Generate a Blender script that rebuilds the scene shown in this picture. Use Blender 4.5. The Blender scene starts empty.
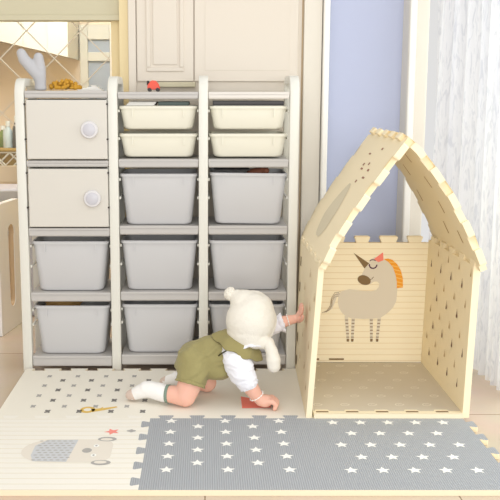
import bpy, bmesh, math, random
from mathutils import Vector, Matrix, noise
random.seed(7)
PI = math.pi
scene = bpy.context.scene
COL = scene.collection

# ------------------------------------------------------------------ colour and materials
def lin(c):
    out = []
    for v in c[:3]:
        v = v / 255.0
        out.append(v / 12.92 if v <= 0.04045 else ((v + 0.055) / 1.055) ** 2.4)
    return (out[0], out[1], out[2], 1.0)

def mat(name, col, rough=0.6, spec=0.4, var=0.0, vscale=8.0, bump=0.0, bscale=120.0, sheen=0.0, sss=0.0):
    m = bpy.data.materials.new(name)
    m.use_nodes = True
    nt = m.node_tree
    b = nt.nodes['Principled BSDF']
    b.inputs['Base Color'].default_value = lin(col)
    b.inputs['Roughness'].default_value = rough
    b.inputs['Specular IOR Level'].default_value = spec
    if sheen:
        b.inputs['Sheen Weight'].default_value = sheen
    if sss:
        b.inputs['Subsurface Weight'].default_value = sss
        b.inputs['Subsurface Radius'].default_value = (0.012, 0.005, 0.003)
    tc = None
    if var or bump:
        tc = nt.nodes.new('ShaderNodeTexCoord')
    if var:
        n = nt.nodes.new('ShaderNodeTexNoise')
        n.inputs['Scale'].default_value = vscale
        n.inputs['Detail'].default_value = 3
        nt.links.new(tc.outputs['Object'], n.inputs['Vector'])
        hsv = nt.nodes.new('ShaderNodeHueSaturation')
        hsv.inputs['Color'].default_value = lin(col)
        mr = nt.nodes.new('ShaderNodeMapRange')
        mr.inputs['To Min'].default_value = 1 - var
        mr.inputs['To Max'].default_value = 1 + var
        nt.links.new(n.outputs['Fac'], mr.inputs['Value'])
        nt.links.new(mr.outputs['Result'], hsv.inputs['Value'])
        nt.links.new(hsv.outputs['Color'], b.inputs['Base Color'])
    if bump:
        n2 = nt.nodes.new('ShaderNodeTexNoise')
        n2.inputs['Scale'].default_value = bscale
        n2.inputs['Detail'].default_value = 2
        nt.links.new(tc.outputs['Object'], n2.inputs['Vector'])
        bp = nt.nodes.new('ShaderNodeBump')
        bp.inputs['Strength'].default_value = bump
        bp.inputs['Distance'].default_value = 0.004
        nt.links.new(n2.outputs['Fac'], bp.inputs['Height'])
        nt.links.new(bp.outputs['Normal'], b.inputs['Normal'])
    return m

def ribbed(name, col, scale, axis='X', strength=0.5, rough=0.8, col2=None, sharp=False, spec=0.15):
    """surface with parallel ribs (knit rows, foam grooves) along one object axis"""
    m = mat(name, col, rough, spec)
    nt = m.node_tree
    b = nt.nodes['Principled BSDF']
    tc = nt.nodes.new('ShaderNodeTexCoord')
    w = nt.nodes.new('ShaderNodeTexWave')
    w.bands_direction = axis
    w.inputs['Scale'].default_value = scale
    w.inputs['Distortion'].default_value = 0.0
    nt.links.new(tc.outputs['Object'], w.inputs['Vector'])
    src = w.outputs['Fac']
    if sharp:
        mr = nt.nodes.new('ShaderNodeMapRange')
        mr.inputs['From Min'].default_value = 0.0
        mr.inputs['From Max'].default_value = 0.06
        nt.links.new(src, mr.inputs['Value'])
        src = mr.outputs['Result']
    bp = nt.nodes.new('ShaderNodeBump')
    bp.inputs['Strength'].default_value = strength
    bp.inputs['Distance'].default_value = 0.003
    nt.links.new(src, bp.inputs['Height'])
    nt.links.new(bp.outputs['Normal'], b.inputs['Normal'])
    if col2:
        mx = nt.nodes.new('ShaderNodeMix')
        mx.data_type = 'RGBA'
        mx.inputs['A'].default_value = lin(col2)
        mx.inputs['B'].default_value = lin(col)
        nt.links.new(src, mx.inputs['Factor'])
        nt.links.new(mx.outputs['Result'], b.inputs['Base Color'])
    return m

def floor_mat():
    m = mat('floor_tile', (214, 196, 174), 0.16, 0.5)
    nt = m.node_tree
    b = nt.nodes['Principled BSDF']
    tc = nt.nodes.new('ShaderNodeTexCoord')
    br = nt.nodes.new('ShaderNodeTexBrick')
    br.offset = 0.0
    br.inputs['Color1'].default_value = lin((220, 201, 180))
    br.inputs['Color2'].default_value = lin((214, 195, 174))
    br.inputs['Mortar'].default_value = lin((150, 126, 104))
    br.inputs['Scale'].default_value = 1.0
    br.inputs['Mortar Size'].default_value = 0.0025
    br.inputs['Brick Width'].default_value = 0.8
    br.inputs['Row Height'].default_value = 0.8
    nt.links.new(tc.outputs['Object'], br.inputs['Vector'])
    n = nt.nodes.new('ShaderNodeTexNoise')
    n.inputs['Scale'].default_value = 3.5
    n.inputs['Detail'].default_value = 6
    nt.links.new(tc.outputs['Object'], n.inputs['Vector'])
    mx = nt.nodes.new('ShaderNodeMix')
    mx.data_type = 'RGBA'
    mx.blend_type = 'MULTIPLY'
    mx.inputs['Factor'].default_value = 0.25
    nt.links.new(br.outputs['Color'], mx.inputs['A'])
    nt.links.new(n.outputs['Color'], mx.inputs['B'])
    nt.links.new(mx.outputs['Result'], b.inputs['Base Color'])
    return m

def glass_mat():
    m = bpy.data.materials.new('clear_glass')
    m.use_nodes = True
    nt = m.node_tree
    nt.nodes.clear()
    out = nt.nodes.new('ShaderNodeOutputMaterial')
    tr = nt.nodes.new('ShaderNodeBsdfTransparent')
    tr.inputs['Color'].default_value = (0.93, 0.95, 0.94, 1)
    gl = nt.nodes.new('ShaderNodeBsdfGlossy')
    gl.inputs['Roughness'].default_value = 0.02
    lw = nt.nodes.new('ShaderNodeLayerWeight')
    lw.inputs['Blend'].default_value = 0.5
    pw = nt.nodes.new('ShaderNodeMath')
    pw.operation = 'POWER'
    pw.inputs[1].default_value = 5.0
    nt.links.new(lw.outputs['Facing'], pw.inputs[0])
    fr = nt.nodes.new('ShaderNodeMath')
    fr.operation = 'MULTIPLY_ADD'
    fr.inputs[1].default_value = 0.9
    fr.inputs[2].default_value = 0.03
    nt.links.new(pw.outputs[0], fr.inputs[0])
    mx = nt.nodes.new('ShaderNodeMixShader')
    nt.links.new(fr.outputs[0], mx.inputs['Fac'])
    nt.links.new(tr.outputs['BSDF'], mx.inputs[1])
    nt.links.new(gl.outputs['BSDF'], mx.inputs[2])
    nt.links.new(mx.outputs['Shader'], out.inputs['Surface'])
    return m

def curtain_mat():
    m = bpy.data.materials.new('sheer_curtain')
    m.use_nodes = True
    nt = m.node_tree
    nt.nodes.clear()
    out = nt.nodes.new('ShaderNodeOutputMaterial')
    tc = nt.nodes.new('ShaderNodeTexCoord')
    mp = nt.nodes.new('ShaderNodeMapping')
    mp.inputs['Scale'].default_value = (34, 34, 7)
    n = nt.nodes.new('ShaderNodeTexNoise')
    n.inputs['Scale'].default_value = 1.6
    n.inputs['Detail'].default_value = 4
    n.inputs['Distortion'].default_value = 1.5
    nt.links.new(tc.outputs['Object'], mp.inputs['Vector'])
    nt.links.new(mp.outputs['Vector'], n.inputs['Vector'])
    cr = nt.nodes.new('ShaderNodeValToRGB')
    cr.color_ramp.elements[0].position = 0.36
    cr.color_ramp.elements[0].color = lin((224, 226, 233))
    cr.color_ramp.elements[1].position = 0.5
    cr.color_ramp.elements[1].color = lin((243, 244, 248))
    nt.links.new(n.outputs['Fac'], cr.inputs['Fac'])
    d = nt.nodes.new('ShaderNodeBsdfDiffuse')
    t = nt.nodes.new('ShaderNodeBsdfTranslucent')
    tp = nt.nodes.new('ShaderNodeBsdfTransparent')
    nt.links.new(cr.outputs['Color'], d.inputs['Color'])
    nt.links.new(cr.outputs['Color'], t.inputs['Color'])
    m1 = nt.nodes.new('ShaderNodeMixShader')
    m1.inputs['Fac'].default_value = 0.6
    nt.links.new(d.outputs['BSDF'], m1.inputs[1])
    nt.links.new(t.outputs['BSDF'], m1.inputs[2])
    m2 = nt.nodes.new('ShaderNodeMixShader')
    m2.inputs['Fac'].default_value = 0.2
    nt.links.new(m1.outputs['Shader'], m2.inputs[1])
    nt.links.new(tp.outputs['BSDF'], m2.inputs[2])
    nt.links.new(m2.outputs['Shader'], out.inputs['Surface'])
    return m

M = dict(
    rack=mat('rack_white_plastic', (228, 227, 219), 0.4),
    door=mat('cabinet_door_white', (215, 211, 203), 0.45, var=0.01),
    shelf=mat('shelf_grey_plastic', (193, 190, 187), 0.45),
    litshelf=mat('shelf_grey_overlit', (222, 217, 211), 0.45),  # same grey shelf plastic, strong light on it put into the colour
    bin=mat('bin_grey_plastic', (203, 203, 205), 0.45, var=0.01),
    cream=mat('bin_cream_plastic', (232, 229, 214), 0.45),
    knob=mat('knob_pale_grey', (204, 203, 211), 0.35),
    knobring=mat('knob_ring_white', (220, 218, 220), 0.35),
    dark=mat('dark_screw', (60, 55, 50), 0.5),
    foam=mat('foam_cream', (246, 233, 204), 0.8, 0.1, bump=0.1, bscale=300),
    foamin=mat('foam_wall_cream', (249, 235, 203), 0.8, 0.1, bump=0.15, bscale=260),
    creamtop=mat('mat_cream_top', (240, 235, 223), 0.75, 0.15, bump=0.1, bscale=260),
    creamline=ribbed('mat_cream_lined', (243, 239, 230), 8.0, 'Y', 0.25, 0.75, (232, 224, 206), sharp=True),
    greytop=ribbed('mat_grey_top', (176, 179, 184), 42, 'X', 0.5, 0.7, (166, 170, 176)),
    boards=ribbed('foam_board_lines', (253, 241, 212), 11.5, 'Z', 0.2, 0.8, (236, 216, 178), sharp=True),
    star=mat('print_white', (248, 247, 243), 0.7, 0.15),
    p_dark=mat('print_charcoal', (130, 127, 124), 0.8, 0.1),
    p_mid=mat('print_mid_grey', (176, 173, 170), 0.8, 0.1),
    p_light=mat('print_light_grey', (232, 225, 214), 0.8, 0.1),
    p_pale=mat('print_pale_blue_grey', (206, 208, 212), 0.8, 0.1),
    p_gold=mat('print_gold', (228, 192, 108), 0.8, 0.1),
    p_pink=mat('print_coral', (246, 152, 142), 0.8, 0.1),
    p_red=mat('print_red', (252, 142, 126), 0.8, 0.1),
    cloudbg=mat('house_floor_print', (208, 198, 180), 0.75, 0.15, bump=0.1, bscale=260),
    cloudline=mat('house_floor_line', (232, 224, 208), 0.75, 0.15),
    p_drop=mat('print_brown_drop', (122, 88, 74), 0.8, 0.1),
    p_drop2=mat('print_tan_drop', (196, 164, 112), 0.8, 0.1),
    u_grey=mat('print_unicorn_grey', (226, 216, 198), 0.8, 0.1),
    u_brown_slot=mat('unicorn_brown_slot_shade', (138, 114, 82), 0.8, 0.1),
    u_tail=mat('print_tail_line', (176, 158, 132), 0.8, 0.1),
    u_orange=mat('print_unicorn_orange', (247, 166, 62), 0.8, 0.1),
    u_stripe=mat('print_mane_stripe', (252, 200, 112), 0.8, 0.1),
    u_purple=mat('print_eye_purple', (96, 66, 84), 0.8, 0.1),
    wallwhite=mat('wardrobe_white', (224, 215, 202), 0.5, 0.3),
    trim=mat('trim_cream', (228, 222, 210), 0.5, 0.3),
    trimwhite=mat('trim_white', (250, 248, 242), 0.45, 0.3),
    blue=mat('blue_paint', (192, 199, 224), 0.7, 0.2, var=0.015, vscale=2),
    peach=mat('peach_wall', (246, 228, 206), 0.7, 0.2),
    yellow=mat('yellow_paint', (232, 214, 170), 0.6, 0.2),
    beam=mat('beam_paint', (206, 199, 172), 0.6, 0.2),
    lattice=mat('champagne_metal', (214, 204, 186), 0.35, 0.5),
    kwhite=mat('kitchen_white', (226, 223, 214), 0.35, 0.4),
    under=mat('cabinet_underside', (206, 184, 152), 0.6),
    tan=mat('counter_tan', (214, 192, 160), 0.5),
    olive=mat('counter_olive', (168, 136, 72), 0.6),
    windowgrey=mat('frosted_pane', (176, 184, 198), 0.3, 0.5),
    play=mat('playpen_white', (246, 244, 240), 0.4),
    playtan=mat('playpen_tan', (216, 188, 152), 0.45),
    cactus=mat('ornament_grey', (192, 192, 196), 0.7, 0.2, bump=0.2, bscale=90),
    p_roof=mat('print_roof_leaf', (224, 213, 187), 0.8, 0.1),  # printed beige leaf shape on the left roof panel
    p_roof2=mat('print_roof_marks', (170, 128, 106), 0.8, 0.1),
    dried=mat('dried_gold', (206, 156, 62), 0.8, 0.1),
    paper=mat('paper_white', (245, 243, 238), 0.7),
    red=mat('toy_red', (226, 72, 44), 0.35),
    toyblack=mat('toy_black', (50, 44, 44), 0.5),
    dgreen=mat('dark_green_card', (72, 86, 82), 0.5),
    brown=mat('toy_brown', (120, 72, 52), 0.7),
    charcoal=mat('charcoal_plastic', (66, 64, 66), 0.5),
    ochre=mat('ochre_cloth', (196, 158, 98), 0.9),
    skin=mat('baby_skin', (240, 188, 168), 0.5, 0.35, sss=0.15, var=0.02, vscale=30),
    romper=mat('romper_olive', (160, 151, 104), 0.9, 0.1, var=0.03, vscale=20, bump=0.8, bscale=55, sheen=0.15),
    collar=mat('collar_olive', (155, 145, 98), 0.9, 0.1, bump=0.25, bscale=220, sheen=0.15),
    piping=mat('collar_piping', (66, 62, 42), 0.9, 0.1),
    blouse=mat('blouse_white', (243, 243, 250), 0.85, 0.1, bump=0.3, bscale=70),
    knit=mat('knit_ivory', (238, 233, 222), 0.95, 0.05, bump=0.55, bscale=230, sheen=0.2),
    sock=mat('sock_white', (244, 242, 240), 0.9, 0.1, bump=0.35, bscale=200),
    sockgreen=mat('sock_green', (134, 152, 138), 0.9, 0.1),
    sockpink=mat('sock_sole', (214, 194, 182), 0.9, 0.1),
    eyewhite=mat('eye_white', (245, 242, 238), 0.2, 0.5),
    iris=mat('eye_dark', (48, 34, 28), 0.15, 0.6),
    lip=mat('lip_pink', (214, 120, 110), 0.4),
    bead=mat('bracelet_white', (250, 246, 240), 0.3, 0.5),
    floor=floor_mat(), glass=glass_mat(), curtain=curtain_mat(),
    bgreen=mat('bottle_green', (126, 140, 78), 0.3, 0.5), bwhite=mat('bottle_white', (236, 238, 236), 0.3, 0.5),
    bdark=mat('bottle_dark', (92, 88, 84), 0.3, 0.5), bblue=mat('bottle_pale_blue', (196, 208, 212), 0.3, 0.5),
)

# ------------------------------------------------------------------ mesh helpers
def wloc(o):
    """world location of a (never rotated) parent: shapes are written in room coordinates"""
    v = Vector((0, 0, 0))
    while o:
        v = v + o.location
        o = o.parent
    return v

def link(name, bm, mats, parent=None, smooth=False, angle=None):
    me = bpy.data.meshes.new(name)
    if parent:
        bmesh.ops.translate(bm, verts=bm.verts[:], vec=-wloc(parent))
    bm.normal_update()
    bm.to_mesh(me)
    bm.free()
    if not isinstance(mats, (list, tuple)):
        mats = [mats]
    for m in mats:
        me.materials.append(m)
    o = bpy.data.objects.new(name, me)
    COL.objects.link(o)
    if parent:
        o.parent = parent
    if smooth:
        for p in me.polygons:
            p.use_smooth = True
        if angle:
            me.set_sharp_from_angle(angle=math.radians(angle))
    return o

def empty(name, loc, label=None, cat=None, group=None):
    o = bpy.data.objects.new(name, None)
    o.empty_display_size = 0.05
    o.location = loc
    COL.objects.link(o)
    return tag(o, label, cat, group)

def tag(o, label=None, cat=None, group=None, kind=None):
    if label:
        o['label'] = label
    if cat:
        o['category'] = cat
    if group:
        o['group'] = group
    if kind:
        o['kind'] = kind
    return o

def box(bm, x0, x1, y0, y1, z0, z1, bevel=0.0, mi=0, seg=2):
    vs = [bm.verts.new((x, y, z)) for x in (x0, x1) for y in (y0, y1) for z in (z0, z1)]
    idx = [(0, 1, 3, 2), (4, 6, 7, 5), (0, 4, 5, 1), (2, 3, 7, 6), (0, 2, 6, 4), (1, 5, 7, 3)]
    fs = [bm.faces.new([vs[i] for i in f]) for f in idx]
    for f in fs:
        f.material_index = mi
    if bevel:
        es = list({e for f in fs for e in f.edges})
        r = bmesh.ops.bevel(bm, geom=es, offset=bevel, segments=seg, profile=0.5, affect='EDGES', clamp_overlap=True)
        for f in r['faces']:
            f.material_index = mi
    return fs

def frame_from(d):
    d = Vector(d).normalized()
    a = Vector((0, 0, 1)) if abs(d.z) < 0.9 else Vector((0, 1, 0))
    u = d.cross(a).normalized()
    v = d.cross(u).normalized()
    return u, v, d

def tube(bm, pts, rad, n=12, mi=0, cap=True):
    """swept tube through pts with one radius or a radius per point"""
    pts = [Vector(p) for p in pts]
    if not isinstance(rad, (list, tuple)):
        rad = [rad] * len(pts)
    rings = []
    for i, p in enumerate(pts):
        d = pts[min(i + 1, len(pts) - 1)] - pts[max(i - 1, 0)]
        u, v, _ = frame_from(d)
        if rings and u.dot(lastu) < 0:
            u, v = -u, -v
        lastu = u
        rings.append([bm.verts.new(p + rad[i] * (math.cos(2 * PI * k / n) * u + math.sin(2 * PI * k / n) * v)) for k in range(n)])
    for a, b in zip(rings, rings[1:]):
        for k in range(n):
            f = bm.faces.new((a[k], a[(k + 1) % n], b[(k + 1) % n], b[k]))
            f.material_index = mi
    if cap:
        for r in (rings[0], rings[-1]):
            f = bm.faces.new(r)
            f.material_index = mi
    bmesh.ops.recalc_face_normals(bm, faces=bm.faces[:])

def ball(bm, c, r, seg=24, mi=0, rot=None):
    if not isinstance(r, (list, tuple)):
        r = (r, r, r)
    m = Matrix.Translation(Vector(c)) @ (rot.to_4x4() if rot else Matrix.Identity(4)) @ Matrix.Diagonal((r[0], r[1], r[2], 1))
    res = bmesh.ops.create_uvsphere(bm, u_segments=seg, v_segments=max(8, seg // 2), radius=1, matrix=m)
    for v in res['verts']:
        for f in v.link_faces:
            f.material_index = mi

def limb(bm, p0, r0, p1, r1, round0=True, round1=True, n=20):
    """tapered capsule as a closed shape (for fusing into one body)"""
    p0, p1 = Vector(p0), Vector(p1)
    u, v, d = frame_from(p1 - p0)
    rings = []
    prof = []
    if round0:
        prof += [(p0 - d * r0 * math.cos(a), r0 * math.sin(a)) for a in (0.25, 0.6, 1.0, 1.3)]
    prof += [(p0, r0), (p1, r1)]
    if round1:
        prof += [(p1 + d * r1 * math.cos(a), r1 * math.sin(a)) for a in (1.3, 1.0, 0.6, 0.25)]
    for c, r in prof:
        rings.append([bm.verts.new(c + r * (math.cos(2 * PI * k / n) * u + math.sin(2 * PI * k / n) * v)) for k in range(n)])
    for a, b in zip(rings, rings[1:]):
        for k in range(n):
            bm.faces.new((a[k], b[k], b[(k + 1) % n], a[(k + 1) % n]))
    bm.faces.new(rings[0])
    bm.faces.new(rings[-1][::-1])

def chain(bm, pts):
    """pts = [(point, radius), ...] fused chain of limbs"""
    for (a, ra), (b, rb) in zip(pts, pts[1:]):
        limb(bm, a, ra, b, rb)

def fuse(name, bm, voxel, mats, parent=None, smooth=6, disp=None, base=None, factor=0.5):
    """voxel-fuse overlapping closed shapes into one continuous surface"""
    bmesh.ops.recalc_face_normals(bm, faces=bm.faces[:])
    me = bpy.data.meshes.new('tmp')
    bm.to_mesh(me)
    bm.free()
    t = bpy.data.objects.new('tmp', me)
    COL.objects.link(t)
    r = t.modifiers.new('r', 'REMESH')
    r.mode = 'VOXEL'
    r.voxel_size = voxel
    if smooth:
        s = t.modifiers.new('s', 'SMOOTH')
        s.factor = factor
        s.iterations = smooth
    dg = bpy.context.evaluated_depsgraph_get()
    dg.update()
    res = bpy.data.meshes.new_from_object(t.evaluated_get(dg))
    bpy.data.objects.remove(t)
    res.name = name
    if disp:
        ns = [v.normal.copy() for v in res.vertices]
        for v, nn in zip(res.vertices, ns):
            v.co = v.co + nn * disp(v.co)
    if parent:
        res.transform(Matrix.Translation(-wloc(parent)))
    res.materials.clear()
    if not isinstance(mats, (list, tuple)):
        mats = [mats]
    for m in mats:
        res.materials.append(m)
    for p in res.polygons:
        p.use_smooth = True
    o = bpy.data.objects.new(name, res)
    COL.objects.link(o)
    if parent:
        o.parent = parent
    return o

def prism(bm, pts, z0, z1, fn=None, mi_top=0, mi_side=0, mi_bot=None):
    """extruded outline: pts are 2-D, fn(a, b, c) -> 3-D point"""
    fn = fn or (lambda a, b, c: (a, b, c))
    n = len(pts)
    lo = [bm.verts.new(fn(a, b, z0)) for a, b in pts]
    hi = [bm.verts.new(fn(a, b, z1)) for a, b in pts]
    f = bm.faces.new(hi)
    f.material_index = mi_top
    f = bm.faces.new(lo[::-1])
    f.material_index = mi_side if mi_bot is None else mi_bot
    for i in range(n):
        j = (i + 1) % n
        f = bm.faces.new((lo[i], lo[j], hi[j], hi[i]))
        f.material_index = mi_side

def decal(bm, pts, c, mi, fn=None):
    """thin printed shape lying on a surface, part of the same mesh"""
    fn = fn or (lambda a, b, c: (a, b, c))
    f = bm.faces.new([bm.verts.new(fn(a, b, c)) for a, b in pts])
    f.material_index = mi
    return f

def star_pts(cx, cy, r, rot=PI / 2, inner=0.45):
    return [(cx + (r if k % 2 == 0 else r * inner) * math.cos(rot + k * PI / 5),
             cy + (r if k % 2 == 0 else r * inner) * math.sin(rot + k * PI / 5)) for k in range(10)]

def ell_pts(cx, cy, rx, ry, n=20, rot=0.0, a0=0.0, a1=2 * PI):
    out = []
    full = abs(a1 - a0 - 2 * PI) < 1e-6
    for k in range(n if full else n + 1):
        a = a0 + (a1 - a0) * k / n
        x, y = rx * math.cos(a), ry * math.sin(a)
        out.append((cx + x * math.cos(rot) - y * math.sin(rot), cy + x * math.sin(rot) + y * math.cos(rot)))
    return out

def line_pts(path, w0, w1=None):
    """a stroke of given width (tapering w0 -> w1) as quads"""
    w1 = w0 if w1 is None else w1
    n = len(path)
    L, R = [], []
    for i, p in enumerate(path):
        a = path[max(i - 1, 0)]
        b = path[min(i + 1, n - 1)]
        dx, dy = b[0] - a[0], b[1] - a[1]
        l = math.hypot(dx, dy) or 1
        w = (w0 + (w1 - w0) * i / (n - 1)) / 2
        L.append((p[0] - dy / l * w, p[1] + dx / l * w))
        R.append((p[0] + dy / l * w, p[1] - dx / l * w))
    return [(R[i], R[i + 1], L[i + 1], L[i]) for i in range(n - 1)]

def stroke(bm, path, w0, c, mi, fn=None, w1=None):
    for q in line_pts(path, w0, w1):
        decal(bm, q, c, mi, fn)

def puzzle_edge(a, b, n, depth, side, neck=0.042, head=0.062, inset=0.0):
    """jigsaw edge from a to b (end point left out); side=+1 bulges to the left of the travel"""
    ax, ay = a
    bx, by = b
    L = math.hypot(bx - ax, by - ay)
    tx, ty = (bx - ax) / L, (by - ay) / L
    nx, ny = -ty * side, tx * side
    pts = [(0, 0)]
    p = L / n
    for k in range(n):
        c = (k + 0.5) * p
        pts += [(c - neck / 2, 0), (c - head / 2, depth * 0.85), (c - head / 2 + 0.006, depth),
                (c + head / 2 - 0.006, depth), (c + head / 2, depth * 0.85), (c + neck / 2, 0)]
    return [(ax + tx * s + nx * d, ay + ty * s + ny * d) for s, d in pts]

# ================================================================== SETTING
bm = bmesh.new(); box(bm, -3.2, 3.2, 0.4, 6.2, -0.06, -0.02)
tag(link('floor', bm, M['floor']), kind='structure')

WY = 4.12                                    # wall plane behind the rack
def struct(name, bm, m, **k):
    return tag(link(name, bm, m, **k), kind='structure')

# built-in white wardrobe front behind the rack
bm = bmesh.new()
box(bm, -0.362, 0.458, WY, WY + 0.05, -0.02, 2.2)
struct('wall_back', bm, M['wallwhite'])
def panel_door(name, x0, x1, z0, z1, px0, px1, pz0, pz1):
    bm = bmesh.new()
    box(bm, x0, x1, WY - 0.018, WY, z0, z1, 0.002)
    # raised field with a sunk moulding round it
    for a0, a1, c0, c1 in ((px0 - .02, px1 + .02, pz0 - .02, pz0), (px0 - .02, px1 + .02, pz1, pz1 + .02),
                           (px0 - .02, px0, pz0, pz1), (px1, px1 + .02, pz0, pz1)):
        box(bm, a0, a1, WY - 0.026, WY - 0.017, c0, c1, 0.004)
    box(bm, px0 + .012, px1 - .012, WY - 0.024, WY - 0.017, pz0 + .012, pz1 - .012, 0.004)
    return struct(name, bm, M['wallwhite'])
panel_door('door_1', -0.322, -0.055, 1.29, 2.15, -0.258, -0.12, 1.355, 2.05)
bm = bmesh.new(); box(bm, -0.049, 0.44, WY - .018, WY, 1.29, 2.15, .002); box(bm, .0, .40, WY - .0195, WY - .0175, 1.34, 2.1, .0008); struct('door_2', bm, M['wallwhite'])
bm = bmesh.new(); box(bm, -0.362, -0.326, WY - 0.03, WY, -0.02, 2.2, 0.004); struct('trim_1', bm, M['wallwhite'])
bm = bmesh.new(); box(bm, -0.255, -0.045, WY - 0.035, WY, 1.262, 1.286, 0.004); struct('trim_2', bm, M['beam'])
# jamb and white casing right of the rack
bm = bmesh.new(); box(bm, 0.467, 0.552, WY - 0.02, WY + 0.2, -0.02, 2.2, 0.003); struct('trim_3', bm, M['trim'])
bm = bmesh.new(); box(bm, 0.556, 0.586, WY - 0.045, WY + 0.2, -0.02, 2.2, 0.008); struct('trim_4', bm, M['trimwhite'])
bm = bmesh.new(); box(bm, 0.45, 0.47, WY + 0.01, WY + 0.04, -0.02, 2.2); struct('trim_5', bm, M['under'])
# lavender-blue alcove wall
bm = bmesh.new(); box(bm, 0.54, 1.0, WY + 0.13, WY + 0.18, -0.02, 2.2); struct('wall_alcove', bm, M['blue'])
bm = bmesh.new(); box(bm, 0.59, 0.965, WY + 0.115, WY + 0.13, -0.02, 0.07, 0.004); struct('baseboard_alcove', bm, M['trimwhite'])
# pillar between alcove and window
bm = bmesh.new(); box(bm, 0.966, 1.062, WY, WY + 0.24, -0.02, 2.2, 0.006); struct('wall_pillar', bm, M['trim'])
bm = bmesh.new(); box(bm, 0.968, 1.0, WY - 0.016, WY, -0.02, 2.2, 0.006); struct('trim_6', bm, M['trimwhite'])

# right-hand window, mostly behind the curtain
bm = bmesh.new()
for y in (4.02, 3.3, 2.58, 1.86):
    box(bm, 1.50, 1.55, y - .03, y + .03, -0.02, 2.2, 0.004)
box(bm, 1.50, 1.55, 1.83, 4.05, -0.02, 0.04, 0.004)
wf = struct('window_1', bm, M['trimwhite'])
bm = bmesh.new()
box(bm, 1.522, 1.528, 1.86, 4.02, 0.04, 2.2)
link('window_pane', bm, M['glass'], wf)

# laundry room seen through the lattice partition on the left
bm = bmesh.new(); box(bm, -2.4, 0.4, 6.0, 6.06, -0.02, 2.2); struct('wall_far', bm, M['peach'])
bm = bmesh.new(); box(bm, -2.4, -2.34, 1.8, 6.0, -0.02, 2.2); struct('wall_left', bm, M['trim'])
bm = bmesh.new(); box(bm, -1.52, -1.46, 4.6, 6.0, -0.02, 2.2); struct('wall_laundry', bm, M['peach'])
bm = bmesh.new(); box(bm, -0.60, -0.50, 5.93, 6.0, -0.02, 2.2); struct('trim_7', bm, M['yellow'])
bm = bmesh.new(); box(bm, -0.45, -0.40, WY + 0.05, 6.0, -0.02, 2.2); struct('wall_middle', bm, M['yellow'])
bm = bmesh.new(); box(bm, -0.405, -0.362, WY - .01, WY + 0.07, -0.02, 2.2); struct('trim_8', bm, M['yellow'])
# far window: white frame with a small pane over a tall one
bm = bmesh.new()
fx0, fx1 = -0.86, -0.60
box(bm, fx0, fx0 + .055, 5.95, 6.0, 0.95, 1.70, .004)
box(bm, fx1 - .055, fx1, 5.95, 6.0, 0.95, 1.70, .004)
for z0, z1 in ((0.95, 1.0), (1.455, 1.515), (1.60, 1.70)):
    box(bm, fx0 + .055, fx1 - .055, 5.95, 6.0, z0, z1, .004)
w2 = struct('window_2', bm, M['kwhite'])
for z0, z1 in ((1.0, 1.455), (1.515, 1.60)):
    bm = bmesh.new(); box(bm, fx0 + .055, fx1 - .055, 5.975, 5.985, z0, z1)
    link('window_pane', bm, M['windowgrey'], w2)
bm = bmesh.new(); box(bm, -0.60, -0.575, 5.92, 6.0, -0.02, 1.72, .004); struct('trim_9', bm, M['kwhite'])
# lintel beam over the glass partition
bm = bmesh.new()
box(bm, -2.4, -0.362, WY + 0.03, WY + 0.1, 1.575, 2.2, 0.004)
box(bm, -2.4, -0.362, WY + 0.015, WY + 0.03, 1.575, 1.60, 0.003)
struct('wall_lintel', bm, M['beam'])
# glass partition with diamond lattice
GY = 4.2
bm = bmesh.new(); box(bm, -2.34, -0.46, GY - .003, GY + .003, 0.88, 1.575)
w3 = struct('window_3', bm, M['glass'])
bm = bmesh.new()
per = 0.262
def clip_line(c, s):
    """line z = s*x + c inside the pane"""
    pts = []
    for x in (-2.34, -0.46):
        z = s * x + c
        if 0.88 <= z <= 1.575: pts.append((x, z))
    for z in (0.88, 1.575):
        x = (z - c) / s
        if -2.34 < x < -0.46: pts.append((x, z))
    return pts[:2] if len(pts) >= 2 else None
for s, c0 in ((1, 1.322 + 0.807), (-1, 1.412 - 0.48 - per)):
    for k in range(-14, 15):
        pr = clip_line(c0 + k * per, s)
        if pr:
            tube(bm, [(pr[0][0], GY - .006, pr[0][1]), (pr[1][0], GY - .006, pr[1][1])], 0.0032, 6)
link('lattice', bm, M['lattice'], w3)
bm = bmesh.new(); box(bm, -2.34, -0.46, GY - .02, GY + .02, .80, .88, .004); link('sash_rail', bm, M['tan'], w3)

# sloping white boxing high on the far wall
bm = bmesh.new()
prism(bm, [(-1.46, 1.60), (-0.87, 1.462), (-0.862, 2.1), (-1.46, 2.1)], 5.5, 5.995, lambda x, z, y: (x, y, z))
bmesh.ops.recalc_face_normals(bm, faces=bm.faces[:])
for k in range(3):
    x = -1.30 + .15 * k
    box(bm, x - .003, x + .003, 5.494, 5.5, 1.60 - .234 * (x + 1.46) + .012, 2.1)
struct('wall_boxing', bm, M['kwhite'])
# counter
t = empty('kitchen_counter', (-1.2, 5.4, -0.02), 'tan kitchen counter with crossed metal end rails in the laundry room', 'counter')
bm = bmesh.new(); box(bm, -1.455, -0.95, 5.02, 5.98, -0.02, 0.78, 0.004); link('body', bm, M['tan'], t)
bm = bmesh.new(); box(bm, -1.455, -0.93, 5.02, 5.98, 0.78, 0.895, 0.004); tag(link('drawer_band', bm, M['olive'], t), 'olive brown band')
bm = bmesh.new(); box(bm, -1.455, -0.92, 5.0, 5.985, 0.895, 0.91, 0.004); link('worktop', bm, M['olive'], t)
bm = bmesh.new()
for k in range(5):
    x0 = -1.45 + k * .1
    tube(bm, [(x0, 5.008, .79), (x0 + .1, 5.008, .89)], .006, 6)
    tube(bm, [(x0 + .1, 5.008, .79), (x0, 5.008, .89)], .006, 6)
tube(bm, [(-1.455, 5.008, .892), (-0.94, 5.008, .892)], .006, 6)
link('cross_rail', bm, M['lattice'], t)
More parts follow.
